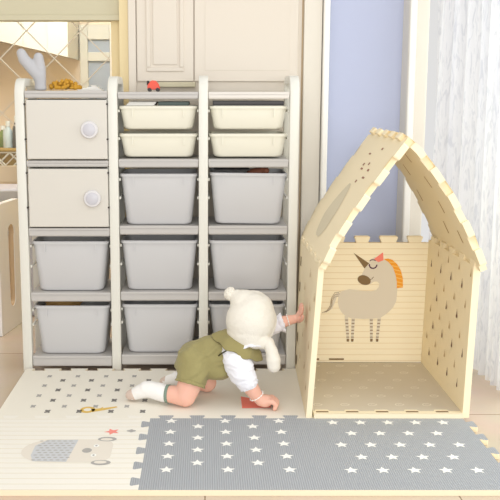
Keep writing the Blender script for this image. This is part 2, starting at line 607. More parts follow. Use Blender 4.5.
# bottles on the counter
def bottle(x, y, r, h, m, label, pump=False):
    o = empty('bottle', (x, y, 0.91), label, 'bottle', 'bottles on the laundry counter')
    bm = bmesh.new()
    tube(bm, [(x, y, .9105), (x, y, .91 + h * .62), (x, y, .91 + h * .76), (x, y, .91 + h * .82)], [r, r, r * .45, r * .4], 14)
    link('bottle_body', bm, m, o, smooth=True, angle=50)
    bm = bmesh.new()
    tube(bm, [(x, y, .91 + h * .8), (x, y, .91 + h)], r * .5, 12)
    link('cap', bm, M['bwhite'] if m is not M['bwhite'] else M['bdark'], o)
bottle(-1.19, 5.16, .030, .16, M['bblue'], 'pale blue bottle on the laundry counter, left of the dark one')
bottle(-1.235, 5.22, .028, .13, M['bgreen'], 'green bottle at the left end of the laundry counter')
bottle(-1.135, 5.14, .022, .19, M['bdark'], 'dark slim bottle on the laundry counter beside the rack upright')
bottle(-1.165, 5.30, .034, .15, M['bwhite'], 'white squat bottle behind the others on the laundry counter')
# grey washing machine in front of the counter end
t = empty('washing_machine', (-1.2, 4.75, -0.02), 'pale grey washing machine behind the white playpen panels', 'washing machine')
bm = bmesh.new(); box(bm, -1.44, -0.95, 4.70, 4.98, -0.018, 0.71, 0.012); link('body', bm, M['knob'], t)
bm = bmesh.new(); box(bm, -1.43, -0.96, 4.692, 4.70, 0.60, 0.70, 0.004); link('control_panel', bm, M['shelf'], t)
bm = bmesh.new(); tube(bm, [(-1.2, 4.70, .33), (-1.2, 4.68, .33)], .15, 32); link('door', bm, M['kwhite'], t)

# playpen: two hinged panels with slotted windows
def playpen_panel(parent, a, b, h, ns=2):
    """a, b = floor points of the panel's ends"""
    a, b = Vector(a), Vector(b)
    L = (b - a).length
    t = (b - a) / L
    nrm = Vector((-t.y, t.x, 0))
    def P(s, z, d):
        q = a + t * s + nrm * d
        return (q.x, q.y, z)
    bm = bmesh.new()
    outer = [(0, 0)] + [(L, 0)] + ell_pts(L - .05, h - .05, .05, .05, 6, 0, 0, PI / 2) + ell_pts(.05, h - .05, .05, .05, 6, 0, PI / 2, PI)
    bulb = .012 if ns == 1 else 0
    holes = []
    for k in range(ns):
        cx = L * (k + .5) / ns
        w = .036
        holes.append(ell_pts(cx, h - .17, w + bulb, w + bulb, 10, 0, -.5 if bulb else 0, PI + .5 if bulb else PI) + ell_pts(cx, .16, w, w, 8, 0, PI, 2 * PI))
    loops = []
    es = []
    for lp in [outer] + holes:
        vs = [bm.verts.new(P(s, z, 0)) for s, z in lp]
        es += [bm.edges.new((vs[i], vs[(i + 1) % len(vs)])) for i in range(len(vs))]
    bmesh.ops.triangle_fill(bm, use_beauty=True, edges=es)
    r = bmesh.ops.extrude_face_region(bm, geom=bm.faces[:])
    bmesh.ops.translate(bm, verts=[v for v in r['geom'] if isinstance(v, bmesh.types.BMVert)], vec=nrm * .035)
    bmesh.ops.recalc_face_normals(bm, faces=bm.faces[:])
    o = link('panel', bm, M['play'], parent)
    for k, hp in enumerate(holes):
        bm = bmesh.new()
        pts = [P(s, z, .0175) for s, z in hp]
        pts += pts[:2]
        tube(bm, pts, .014, 8, cap=False)
        tag(link('slot_rim', bm, M['playtan'], o), 'tan rim round the slot')
    return o
t = empty('playpen_fence', (-1.06, 4.30, -0.02), 'white folding playpen fence with tall slots beside the left upright', 'playpen')
FZ = -0.018
def shiftz(o, z):
    for v in o.data.vertices: v.co.z += z
    for c in o.children:
        for v in c.data.vertices: v.co.z += z
shiftz(playpen_panel(t, (-1.055, 4.29, 0), (-1.005, 4.62, 0), .69, 1), FZ)
shiftz(playpen_panel(t, (-1.53, 4.31, 0), (-1.075, 4.275, 0), .69, 3), FZ)

# curtain
def curtain():
    bm = bmesh.new()
    n, mz = 220, 24
    rows = []
    for i in range(n + 1):
        t = i / n
        y = 4.075 - t * 0.78
        bx = 1.085 + .145 * min(1, t * 2.6) + .05 * t
        col = []
        for j in range(mz + 1):
            z = 2.2 - (2.2 + .012) * j / mz
            amp = .018 + .012 * (j / mz)
            ph = 2 * PI * t * 11
            x = bx + amp * math.sin(ph + .5 * math.sin(z * 2 + t * 9)) + .006 * math.sin(ph * 2.7 + z)
            col.append(bm.verts.new((x, y + .01 * math.sin(ph * .5 + z), z)))
        rows.append(col)
    for a, b in zip(rows, rows[1:]):
        for j in range(mz):
            bm.faces.new((a[j], a[j + 1], b[j + 1], b[j]))
    o = link('curtain', bm, M['curtain'], smooth=True)
    tag(o, 'white sheer floor-length curtain hanging in folds right of the playhouse', 'curtain')
curtain()

# ================================================================== STORAGE RACK
RY0, RY1 = 3.72, 4.03
PX = [-0.805, -0.401, -0.007, 0.389]
rack = empty('storage_rack', (-0.208, 3.875, -0.02), 'white storage rack of three columns with grey shelves and rounded uprights', 'storage rack')
def side_frame(x, top):
    w = .0205
    th = .034
    def arch(y0, y1, z1, r, rev=False):
        p = [(y0, -0.0195)] + ell_pts(y0 + r, z1 - r, r, r, 8, 0, PI, PI / 2) + ell_pts(y1 - r, z1 - r, r, r, 8, 0, PI / 2, 0) + [(y1, -0.0195)]
        return p
    outer = arch(RY0, RY1, top, .075)
    inner = arch(RY0 + th, RY1 - th, top - th, .045)
    bm = bmesh.new()
    for side, sg in ((x - w, 1), (x + w, -1)):
        pass
    A = [[bm.verts.new((xx, y, z)) for y, z in outer] for xx in (x - w, x + w)]
    B = [[bm.verts.new((xx, y, z)) for y, z in inner] for xx in (x - w, x + w)]
    n = len(outer)
    for i in range(n - 1):
        bm.faces.new((A[0][i], A[0][i + 1], A[1][i + 1], A[1][i]))
        bm.faces.new((B[0][i], B[1][i], B[1][i + 1], B[0][i + 1]))
        for k in (0, 1):
            bm.faces.new((A[k][i], B[k][i], B[k][i + 1], A[k][i + 1]))
    for i in (0, n - 1):
        bm.faces.new((A[0][i], A[1][i], B[1][i], B[0][i]))
    bmesh.ops.recalc_face_normals(bm, faces=bm.faces[:])
    es = [e for e in bm.edges if len(e.link_faces) == 2 and e.calc_face_angle(0) > 1.2]
    bmesh.ops.bevel(bm, geom=es, offset=.004, segments=2, profile=.5, affect='EDGES', clamp_overlap=True)
    link('side_frame', bm, M['rack'], rack, smooth=True, angle=40)
for x, top in zip(PX, (1.298, 1.307, 1.31, 1.31)):
    side_frame(x, top)
def shelf(c, z0, z1, lip=.038):
    x0, x1 = PX[c] + .0215, PX[c + 1] - .0215
    bm = bmesh.new()
    box(bm, x0, x1, RY0 + .004, RY1 - .004, z1 - .016, z1, .004)
    box(bm, x0, x1, RY0 + .004, RY0 + .03, z0, z1 - .004, .007)
    box(bm, x0, x1, RY1 - .03, RY1 - .004, z0, z1 - .004, .005)
    link('shelf', bm, M['shelf'] if not (c == 2 and z1 > 1.2) else M['litshelf'], rack)
for c in range(3):
    if c == 0:
        zs = [(1.212, 1.244), (.913, .942), (.604, .642), (.307, .349), (.005, .054)]
    else:
        zs = [(1.208, 1.239), (.911, .948), (.612, .652), (.311, .353), (.012, .06)]
    for z0, z1 in zs:
        shelf(c, z0, z1)
# compartments with doors in the left column
for z0, z1, kx in ((.945, 1.209, -.501), (.645, .910, -.494)):
    x0, x1 = PX[0] + .0225, PX[1] - .0225
    bm = bmesh.new()
    box(bm, x0, x0 + .008, RY0 + .025, RY1 - .03, z0, z1); box(bm, x1 - .008, x1, RY0 + .025, RY1 - .03, z0, z1)
    box(bm, x0 + .008, x1 - .008, RY1 - .04, RY1 - .03, z0, z1)
    link('cabinet_box', bm, M['rack'], rack)
    bm = bmesh.new(); box(bm, x0 + .006, x1 - .002, RY0 - .004, RY0 + .016, z0 + .003, z1 - .004, .005, seg=3)
    d = link('door', bm, M['door'], rack)
    zc = z0 + .132
    bm = bmesh.new(); tube(bm, [(kx, RY0 - .003, zc), (kx, RY0 - .020, zc), (kx, RY0 - .026, zc)], [.033, .038, .035], 40)
    k = link('knob', bm, M['knobring'], d, smooth=True, angle=40)
    bm = bmesh.new(); tube(bm, [(kx, RY0 - .024, zc), (kx, RY0 - .029, zc), (kx, RY0 - .031, zc)], [.027, .027, .024], 32)
    link('knob_cap', bm, M['knob'], k, smooth=True, angle=40)
    for zz in (z1 - .022, z0 + .09):
        for xx in (x0 + .001, x1 - .001):
            bm = bmesh.new(); tube(bm, [(xx, RY0 + .004, zz), (xx, RY0 - .0055, zz)], .0042, 10)
            link('hinge_pin', bm, M['dark'], rack)

# runners inside the columns
def rails(c, z):
    for x0, x1 in ((PX[c] + .0205, PX[c] + .0275), (PX[c + 1] - .0275, PX[c + 1] - .0205)):
        bm = bmesh.new(); box(bm, x0, x1, RY0 + .03, RY1 - .03, z - .012, z, .002)
        link('runner', bm, M['rack'], rack)
for z in (.47, .20, .562, .267): rails(0, z)
for c in (1, 2):
    for z in (1.163, 1.042, .78, .48, .21, .862, .566, .273): rails(c, z)

# ================================================================== BINS
def rrect(cx, cy, hx, hy, r, n=6):
    pts = []
    for sx, sy, a in ((1, 1, 0), (-1, 1, PI / 2), (-1, -1, PI), (1, -1, 3 * PI / 2)):
        for k in range(n + 1):
            t = a + PI / 2 * k / n
            pts.append((cx + sx * (hx - r) + r * math.cos(t), cy + sy * (hy - r) + r * math.sin(t)))
    return pts
def bin_meshes(h, tw, bw, rimw, depth=.262, rimh=.013, r=.03, bd=.235):
    """body and rim in local coordinates: base centre at the origin"""
    body = bmesh.new()
    prof = [(0.0, bw / 2 - .016, bd / 2 - .016), (.004, bw / 2 - .006, bd / 2 - .006), (.014, bw / 2, bd / 2),
            (h - rimh, tw / 2, depth / 2 - .008), (h - .001, tw / 2, depth / 2 - .008),
            (h - .001, tw / 2 - .003, depth / 2 - .011), (.016, bw / 2 - .004, bd / 2 - .004), (.005, bw / 2 - .02, bd / 2 - .02)]
    rings = [[body.verts.new((x, y, z)) for x, y in rrect(0, 0, hx, hy, r)] for z, hx, hy in prof]
    n = len(rings[0])
    for a, b in zip(rings, rings[1:]):
        for k in range(n):
            body.faces.new((a[k], a[(k + 1) % n], b[(k + 1) % n], b[k]))
    body.faces.new(rings[0][::-1]); body.faces.new(rings[-1])
    for sx in (-1, 1):                                   # pull ribs on front and back
        for sy in (-1, 1):
            yy = sy * (depth / 2 - .0085)
            box(body, sx * tw * .335 - .003, sx * tw * .335 + .003, min(yy, yy + sy * .006), max(yy, yy + sy * .006), h - rimh - .036, h - rimh + .001)
    rim = bmesh.new()
    prof = [(h - rimh, tw / 2 + .0005, depth / 2 - .0075), (h - rimh, rimw / 2, depth / 2), (h - rimh * .3, rimw / 2 + .0005, depth / 2 + .0005),
            (h, rimw / 2 - .003, depth / 2 - .003), (h, tw / 2 + .0005, depth / 2 - .0075)]
    rings = [[rim.verts.new((x, y, z)) for x, y in rrect(0, 0, hx, hy, r)] for z, hx, hy in prof]
    for a, b in zip(rings, rings[1:] + rings[:1]):
        for k in range(n):
            rim.faces.new((a[k], a[(k + 1) % n], b[(k + 1) % n], b[k]))
    bmesh.ops.recalc_face_normals(rim, faces=rim.faces[:])
    return body, rim
def make_bin(spec, m):
    t = empty('storage_bin', (0, 0, 0))
    b, r = bin_meshes(*spec)
    link('bin_body', b, m, t, smooth=True, angle=35)
    link('rim', r, m, t, smooth=True, angle=35)
    return t
def copy_tree(o, parent=None):
    c = o.copy(); COL.objects.link(c)
    if parent: c.parent = parent
    for ch in o.children: copy_tree(ch, c)
    return c
gbin = make_bin((.2300, .336, .293, .3455), M['bin'])
cbin = make_bin((.104, .335, .307, .3455), M['cream'])
used = {'g': False, 'c': False}
def place(kind, c, z, label, rx=0.0, dz=0.0):
    src = gbin if kind == 'g' else cbin
    o = copy_tree(src) if used[kind] else src
    used[kind] = True
    o.location = ((PX[c] + PX[c + 1]) / 2 - .001, RY0 + .018 + .131, z + dz)
    o.rotation_euler = (0, rx, 0)
    tag(o, label, 'storage bin', 'grey bins in the rack' if kind == 'g' else 'cream bins in the rack')
    return o
place('g', 0, .3495, 'grey storage bin in the left column right under the lower knobbed door')
place('g', 0, .0545, 'lowest grey storage bin of the left column, nearest the playpen fence')
place('g', 1, .6525, 'highest grey storage bin of the middle column, below two cream bins')
place('g', 1, .3535, 'middle grey storage bin of the middle column, above the baby\'s back')
place('g', 1, .0605, 'lowest grey storage bin of the middle column, partly behind the romper')
place('g', 2, .6540, 'highest grey storage bin of the right column, sitting slightly crooked', rx=.012, dz=.0015)
place('g', 2, .3535, 'middle grey storage bin of the right column, just above the knit hat')
place('g', 2, .0605, 'lowest grey storage bin of the right column, mostly hidden by the knit hat')
place('c', 1, 1.0755, 'upper cream bin of the middle column with dark card and papers on top')
place('c', 1, .9545, 'lower cream bin of the middle column, under the one with papers')
place('c', 2, 1.0755, 'upper cream bin of the right column with a black tray on it')
place('c', 2, .9545, 'lower cream bin of the right column, above the crooked grey bin')

# things peeking out of the bins and on top of the rack
cx1 = (PX[1] + PX[2]) / 2; cx2 = (PX[2] + PX[3]) / 2
def simple(name, bmf, m, label, cat, group=None, **k):
    bm = bmesh.new(); bmf(bm)
    return tag(link(name, bm, m, **k), label, cat, group)
simple('folder', lambda b: box(b, -.205, -.07, 3.75, 3.98, 1.1805, 1.197, .003), M['dgreen'], 'dark green folder lying on the upper cream bin, middle column', 'folder')
simple('paper_stack', lambda b: [box(b, -.345 + .004 * k, -.222 + .003 * k, 3.752 + .003 * k, 3.96, 1.1805 + k * .004, 1.1842 + k * .004, .001) for k in range(4)], M['paper'], 'stack of white papers on the upper cream bin, left of the green folder', 'papers')
def tray(b):
    box(b, .035, .345, 3.748, 3.99, 1.1805, 1.186, .002)
    for a in ((.035, .345, 3.748, 3.753), (.035, .345, 3.985, 3.99), (.035, .04, 3.753, 3.985), (.34, .345, 3.753, 3.985)):
        box(b, a[0], a[1], a[2], a[3], 1.186, 1.2, .0015)
simple('tray', tray, M['charcoal'], 'black shallow tray on the upper cream bin of the right column', 'tray')
# toy dog in the crooked bin
t = empty('toy_dog', (.25, 3.80, .86), 'small brown toy peeking out of the crooked grey bin', 'toy')
bm = bmesh.new(); chain(bm, [((.21, 3.80, .872), .028), ((.255, 3.80, .885), .026), ((.262, 3.79, .895), .02)]); ball(bm, (.272, 3.775, .893), .015)
fuse('toy_body', bm, .004, M['brown'], t)
for sx in (-1, 1):
    bm = bmesh.new(); ball(bm, (.262 + sx * .014, 3.79, .908), (.006, .006, .010), 12); link('ear', bm, M['toyblack'], t, smooth=True)
simple('board_book', lambda b: box(b, .04, .20, 3.76, 3.96, .8945, .8995, .002), M['charcoal'], 'dark board book on the crooked grey bin', 'book')
def cloth(b):
    g = [[b.verts.new((-.73 + .16 * i / 12, 3.78 + .17 * j / 8, .286 + .022 * math.sin(PI * i / 12) * math.sin(PI * j / 8) + .003 * math.sin(i * 2.1 + j))) for j in range(9)] for i in range(13)]
    g2 = [[b.verts.new((v.co.x, v.co.y, v.co.z - .012)) for v in r] for r in g]
    for i in range(12):
        for j in range(8):
            b.faces.new((g[i][j], g[i + 1][j], g[i + 1][j + 1], g[i][j + 1])); b.faces.new((g2[i][j], g2[i][j + 1], g2[i + 1][j + 1], g2[i + 1][j]))
    bmesh.ops.recalc_face_normals(b, faces=b.faces[:])
simple('folded_cloth', cloth, M['ochre'], 'ochre folded cloth in the lowest bin of the left column', 'cloth', smooth=True)

# grey cactus-shaped ornament
t = empty('cactus_ornament', (-.75, 3.87, 1.244), 'grey cactus-shaped ornament with two raised arms on the left rack column', 'ornament')
bm = bmesh.new()
chain(bm, [((-.738, 3.87, 1.274), .024), ((-.742, 3.87, 1.31), .030), ((-.776, 3.87, 1.348), .028), ((-.808, 3.87, 1.382), .026), ((-.820, 3.87, 1.410), .022)])
chain(bm, [((-.738, 3.87, 1.280), .026), ((-.738, 3.87, 1.34), .026), ((-.744, 3.87, 1.392), .022)])
limb(bm, (-.738, 3.87, 1.2455), .028, (-.738, 3.87, 1.270), .026, False)
fuse('cactus_body', bm, .005, M['cactus'], t)
# dried golden flowers
t = empty('dried_flowers', (-.62, 3.90, 1.245), 'bunch of dried golden flowers lying on the left column of the rack', 'dried flowers')
random.seed(3)
bm = bmesh.new(); bs = bmesh.new()
for k in range(90):
    a = random.uniform(0, 2 * PI); rr = random.uniform(0, 1) ** .5
    x = -.635 + .075 * rr * math.cos(a); y = 3.90 + .05 * rr * math.sin(a); z = 1.256 + .042 * (1 - rr * rr) * random.uniform(.3, 1)
    ball(bm, (x, y, z), (random.uniform(.006, .011), .007, random.uniform(.006, .010)), 8)
for k in range(9):
    tube(bs, [(-.60 + .01 * k / 9, 3.90, 1.252), (-.69 + .02 * random.random(), 3.88 + .006 * k, 1.262 + .02 * random.random())], .0018, 6)
link('flower_heads', bm, M['dried'], t, smooth=True); link('stems', bs, M['olive'], t)
simple('tissue', lambda b: [box(b, -.57 + .02 * k, -.46 - .01 * k, 3.86, 3.94 - .01 * k, 1.2445 + .006 * k, 1.25 + .006 * k, .002) for k in range(4)], M['paper'], 'small pile of white tissues on the left rack column beside dried flowers', 'tissues')
# red toy car
t = empty('toy_car', (-.226, 3.80, 1.24), 'small red toy car on the middle column of the rack', 'toy car')
bm = bmesh.new()
prism(bm, [(-.253, 1.249), (-.2, 1.249), (-.198, 1.262), (-.208, 1.272), (-.214, 1.287), (-.236, 1.29), (-.248, 1.275), (-.254, 1.268)], 3.785, 3.82, lambda a, b, c: (a, c, b))
bmesh.ops.bevel(bm, geom=bm.edges[:], offset=.003, segments=2, affect='EDGES', clamp_overlap=True)
link('car_body', bm, M['red'], t)
bm = bmesh.new(); box(bm, -.256, -.246, 3.788, 3.817, 1.268, 1.288, .003); link('spoiler', bm, M['toyblack'], t)
for x in (-.244, -.208):
    for y in (3.783, 3.822):
        bm = bmesh.new(); tube(bm, [(x, y - .005, 1.2485), (x, y + .005, 1.2485)], .0085, 16); link('wheel', bm, M['toyblack'], t)

# ================================================================== PLAY MAT TILES
TX = [-.81, -.21, .39, .99]
TY = [2.51, 3.11, 3.71]
TH = .0195
def rev(path, end):
    """reverse a shared edge (start kept, end left out)"""
    full = path + [end]
    return full[::-1][:-1]
def E(a, b, side): return (puzzle_edge(a, b, 5, .030, side), a, b)
def S(a, b): return ([a], a, b)
def outline(edges):
    out = []
    for (path, a, b), fwd in edges:
        out += path if fwd else rev(path, b)
    return out
c = lambda i, j: (TX[i], TY[j])
v1f, v2f = E(c(1, 0), c(1, 1), 1), E(c(2, 0), c(2, 1), 1)
v1b, v2b = E(c(1, 1), c(1, 2), 1), E(c(2, 1), c(2, 2), 1)
h0, h1, h2 = E(c(0, 1), c(1, 1), 1), E(c(1, 1), c(2, 1), 1), S(c(2, 1), c(3, 1))
rear = [E(c(i, 2), c(i + 1, 2), -1) for i in range(3)]
front = [S(c(i, 0), c(i + 1, 0)) for i in range(3)]
left_f, left_b = S(c(0, 0), c(0, 1)), S(c(0, 1), c(0, 2))
right_f, right_b = E(c(3, 0), c(3, 1), -1), S(c(3, 1), c(3, 2))
def tile(edges, top, prints, extra, label):
    bm = bmesh.new()
    prism(bm, outline(edges), -TH, 0.0, mi_top=0, mi_side=1)
    if prints:
        prints(bm)
    o = link('play_mat_tile', bm, [M[top], M['foam']] + [M[e] for e in extra])
    return tag(o, label, 'play mat', 'interlocking play mat tiles')
PZ = .0006
def clover(bm, x, y, s, mi):
    for a in (PI / 4, 3 * PI / 4):
        decal(bm, [(p, y + (q - y) * 1.5) for p, q in ell_pts(x, y, s, s * .42, 12, a)], PZ + .0002 * (a > 1), mi)
def pr_marks(bm):
    for k in range(4):
        for m in range(5):
            lx, ly = -.685 + .1245 * k, 3.602 - .122 * m
            if ly > 3.15: clover(bm, lx, ly, .013, 2)
            dx, dy = -.618 + .1245 * k, 3.547 - .122 * m
            if dy > 3.15: clover(bm, dx, dy, .0145, 3)
    # small golden long-necked animal
    decal(bm, ell_pts(-.463, 3.198, .03, .034, 18), PZ, 4)
    decal(bm, ell_pts(-.463, 3.198, .015, .016, 18), PZ + .0003, 0)
    for q in line_pts([(-.445, 3.19), (-.40, 3.205), (-.35, 3.23)], .034, .012): decal(bm, q, PZ, 4)
    stroke(bm, [(-.42, 3.195), (-.405, 3.225)], .006, PZ + .0002, 4)
def pr_bear(bm):
    y0, y1, x0, x1 = 2.715, 2.905, -.64, -.325
    cy = (y0 + y1) / 2
    body = ell_pts(x0 + .10, cy, .10, .095, 12, 0, PI / 2, 3 * PI / 2) + [(x1 - .04, y0)] + ell_pts(x1 - .05, y0 + .05, .05, .05, 5, 0, -PI / 2, 0) + ell_pts(x1 - .05, y1 - .05, .05, .05, 5, 0, 0, PI / 2)
    decal(bm, body, PZ, 2)
    decal(bm, [(-.585, y0 + .008), (-.47, y0 + .002), (-.455, y1 - .002), (-.565, y1 - .004), (-.60, cy + .04), (-.60, cy - .04)], PZ + .0002, 3)
    for i in range(6):
        for j in range(9):
            x = -.585 + .021 * i + (.010 if j % 2 else 0); y = y0 + .016 + .02 * j
            if x < -.465: decal(bm, ell_pts(x, y, .0075, .0035, 8), PZ + .0004, 5)
    for sy in (y0, y1):
        s = 1 if sy == y1 else -1
        decal(bm, ell_pts(-.352, sy + s * .004, .034, .020, 16), PZ + .0001, 5)
        decal(bm, ell_pts(-.354, sy + s * .001, .022, .012, 16), PZ + .0003, 2)
    decal(bm, ell_pts(-.412, cy, .017, .020, 16), PZ + .0003, 5)
    for s in (-1, 1):
        decal(bm, ell_pts(-.384, cy + s * .040, .010, .012, 14), PZ + .0002, 6)
        decal(bm, ell_pts(-.384, cy + s * .040, .004, .006, 10), PZ + .0004, 5)
    decal(bm, star_pts(-.342, 2.978, .030, 2.0), PZ, 7)
    decal(bm, ell_pts(-.272, 2.985, .018, .009, 12), PZ, 5)
    decal(bm, ell_pts(-.272, 2.985, .008, .014, 12), PZ + .0002, 5)
def pr_stars_mid(bm):
    for k in range(5):
        for m in range(5 - k % 2):
            decal(bm, star_pts(-.211 + .083 + .1022 * k, 3.081 - .0531 * (k % 2) - .1062 * m, .026), PZ, 2)
def pr_stars_right(bm):
    for m in range(5):
        odd = m % 2
        for k in range(5 - odd):
            decal(bm, star_pts(.484 + .1045 * k + .0535 * odd, 3.066 - .1035 * m, .026), PZ, 2)
def pr_red(bm):
    decal(bm, [(.147, 3.348), (.147, 3.214), (.262, 3.222), (.262, 3.285)], PZ, 2)
    decal(bm, [(.02, 3.60), (.08, 3.60), (.05, 3.65)], PZ, 3)
tile([(front[0], 1), (v1f, 1), (h0, 0), (left_f, 0)], 'creamline', pr_bear, ['p_light', 'p_pale', 'p_dark', 'p_mid', 'star', 'p_pink'],
     'cream lined play mat tile with a grey sleeping bear print at front left')
tile([(front[1], 1), (v2f, 1), (h1, 0), (v1f, 0)], 'greytop', pr_stars_mid, ['star'], 'grey play mat tile with white stars between the bear tile and the right edge tile')
tile([(front[2], 1), (right_f, 1), (h2, 0), (v2f, 0)], 'greytop', pr_stars_right, ['star'], 'grey play mat tile with white stars in front of the playhouse, toothed right edge')
tile([(h0, 1), (v1b, 1), (rear[0], 0), (left_b, 0)], 'creamtop', pr_marks, ['p_mid', 'p_dark', 'p_gold'], 'cream play mat tile with grey clover marks before the left rack column')
tile([(h1, 1), (v2b, 1), (rear[1], 0), (v1b, 0)], 'creamtop', pr_red, ['p_red', 'p_gold'], 'plain cream play mat tile under the crawling baby with a red patch')
tile([(h2, 1), (right_b, 1), (rear[2], 0), (v2b, 0)], 'creamtop', None, [], 'cream play mat tile mostly covered by the playhouse floor')

# ================================================================== FOAM PLAYHOUSE
house = empty('foam_playhouse', (.70, 3.43, 0), 'cream foam tile playhouse with pitched roof and unicorn printed inside', 'playhouse')
FT = .019
# floor
bm = bmesh.new()
fx0, fx1, fy0, fy1 = .418, .992, 3.105, 3.735
prism(bm, [(fx0, fy0), (fx1, fy0), (fx1, fy1), (fx0, fy1)], .0008, FT, mi_top=1, mi_side=0)
decal(bm, [(fx0, fy0), (fx1, fy0), (fx1, fy0 + .030), (fx0, fy0 + .030)], FT + .0004, 0)
for k in range(5):
    x = .452 + .1155 * k
    decal(bm, [(x - .024, fy0 + .016), (x + .024, fy0 + .016), (x + .024, fy0 + .029), (x - .024, fy0 + .029)], FT + .0008, 3)  # open slots drawn flat, the dark inside them painted brown
    decal(bm, [(x - .030, fy0 + .029), (x + .030, fy0 + .029), (x + .024, fy0 + .045), (x - .024, fy0 + .045)], FT + .0006, 0)
for r in range(6):
    for k in range(6):
        x = .445 + .1075 * k + (.055 if r % 2 else 0); y = 3.205 + .097 * r
        if .43 < x < .965 and y < 3.71:
            loop = ell_pts(x, y, .017, .013, 14, .3, .6, 2 * PI + .2)
            stroke(bm, loop, .005, FT + .0006, 2)
            stroke(bm, ell_pts(x + .004, y - .001, .009, .006, 10, 0, 0, PI), .004, FT + .0006, 2)
link('floor_panel', bm, [M['foam'], M['cloudbg'], M['cloudline'], M['u_brown_slot']], house)

def lerp(a, b, t): return a + (b - a) * t
Y0, Y1 = 3.112, 3.745
WT = .587
def left_x(y, z):
    t = (y - Y0) / (Y1 - Y0)
    return lerp(lerp(.388, .430, z / .587), lerp(.412, .426, z / .587), t)
def right_x(y, z):
    t = (y - Y0) / (Y1 - Y0)
    return lerp(lerp(.988, 1.018, z / .587), lerp(.987, .999, z / .587), t)
THK = .026
top_tabs_l = puzzle_edge((Y1, WT), (Y0, WT), 5, .022, -1)      # travel towards the front, tabs up
def teardrop(y, z, h, w):
    return [(y, z + h * .62), (y + w * .45, z + .1 * h)] + ell_pts(y, z - h * .2, w, w * 1.1, 8, 0, .2, -PI - .2) + [(y - w * .45, z + .1 * h)]
# left wall
bm = bmesh.new()
fl = lambda y, z, cc: (left_x(y, z) + cc, y, z)
prism(bm, [(Y0, .0008), (Y1, .0008)] + top_tabs_l, 0, .022, fl, 0, 0)
for y, z in ((3.355, .515), (3.10 + .09, .455), (3.467, .236), (3.409, .31), (3.333, .14), (3.24, .25), (3.22, .09), (3.30, .39), (3.50, .43), (3.53, .12)):
    decal(bm, teardrop(y, z, .040, .008), -.0006, 1, fl)
for z in (.50, .385, .27, .155, .05):
    decal(bm, [(Y1 - .075, z - .02), (Y1 - .045, z - .02), (Y1 - .045, z + .022), (Y1 - .075, z + .022)], -.0006, 2, fl)  # notches near the rear edge, their shade painted as brown patches
link('side_wall', bm, [M['foamin'], M['p_drop2'], M['u_brown_slot']], house)
# right wall
bm = bmesh.new()
fr = lambda y, z, cc: (right_x(y, z) + cc, y, z)
prism(bm, [(Y0, .0008), (Y1, .0008)] + top_tabs_l, 0, THK, fr, 0, 0)
for r in range(5):
    for k in range(6):
        y = 3.522 + .018 + .03 * r * .95 - .1375 * (k - 1); z = .492 - .1295 * r
        if Y0 + .06 < y < Y1 - .05 and z > .06: decal(bm, teardrop(y, z, .040, .0065), -.0006, 1, fr)
        y = 3.578 + .01 + .03 * r - .1375 * (k - 1); z = .553 - .1295 * r
        if Y0 + .04 < y < Y1 - .04 and z > .06: decal(bm, teardrop(y, z, .036, .0055), -.0006, 2, fr)
link('side_wall', bm, [M['foamin'], M['p_drop'], M['p_drop2']], house)
# back wall with the printed unicorn
bm = bmesh.new()
BY = 3.742
BT = .573
bxs = lambda z: .0
tabs = puzzle_edge((.982, BT), (.424, BT), 5, .030, -1, .052, .07)
prism(bm, [(.425, .0195), (.986, .0195), (.988, BT)] + tabs, 0, .024, lambda a, b, cc: (a + (.012 * (b / BT) if a > .8 else 0), BY + cc, b), 0, 0)
bmesh.ops.recalc_face_normals(bm, faces=bm.faces[:])
fb = lambda a, b, cc: (a, BY - cc, b)
UN = [(.745, .500), (.76, .508), (.793, .501), (.834, .481), (.860, .435), (.868, .382), (.864, .307), (.850, .275), (.825, .249), (.80, .232), (.777, .226), (.72, .223), (.663, .226), (.640, .234), (.622, .249),
      (.606, .275), (.600, .299), (.602, .330), (.614, .352), (.651, .361), (.70, .355), (.749, .352), (.772, .358), (.783, .372), (.784, .388), (.775, .396), (.762, .396), (.745, .385),
      (.730, .384), (.712, .390), (.702, .405), (.706, .431), (.718, .458), (.730, .482)]
decal(bm, UN, .0006, 1, fb)
decal(bm, [(.665, .528), (.736, .480), (.716, .456)], .0010, 2, fb)
decal(bm, ell_pts(.716, .403, .031, .0215, 20, -.35), .0010, 2, fb)
decal(bm, [(.757, .500), (.797, .530), (.800, .494), (.777, .485)], .0010, 6, fb)
MN = [(.801, .499), (.820, .502), (.840, .496), (.862, .476), (.880, .446), (.890, .410), (.892, .369), (.864, .366), (.863, .395), (.857, .425), (.843, .462), (.822, .486)]
decal(bm, MN, .0010, 3, fb)
for q in ((.838, .470, .872, .462), (.846, .452, .880, .444), (.853, .434, .886, .426), (.859, .415, .890, .407), (.863, .396, .891, .389), (.864, .379, .891, .374), (.826, .486, .852, .484)):
    stroke(bm, [(q[0], q[1]), (q[2], q[3])], .004, .0013, 4, fb)
stroke(bm, ell_pts(.754, .474, .017, .017, 12, 0, PI * .95, 2 * PI), .006, .0012, 5, fb)
stroke(bm, ell_pts(.752, .490, .013, .006, 8, 0, .2, PI), .004, .0012, 5, fb)
stroke(bm, [(.738, .405), (.750, .408), (.758, .418)], .003, .0012, 2, fb)
for dx in (0, .010, .020):                                   # tail strands
    stroke(bm, [(.612 - dx * .4, .350 - dx), (.585, .345 - dx), (.570 + dx * .2, .318 - dx * .5), (.566 + dx * .4, .285), (.552 + dx * .6, .262 + dx * .2), (.530 + dx * .8, .252 + dx * .1)], .0026, .0010, 7, fb)
stroke(bm, [(.608, .340), (.588, .330), (.580, .300), (.572, .274), (.548, .256)], .022, .0005, 1, fb, .004)
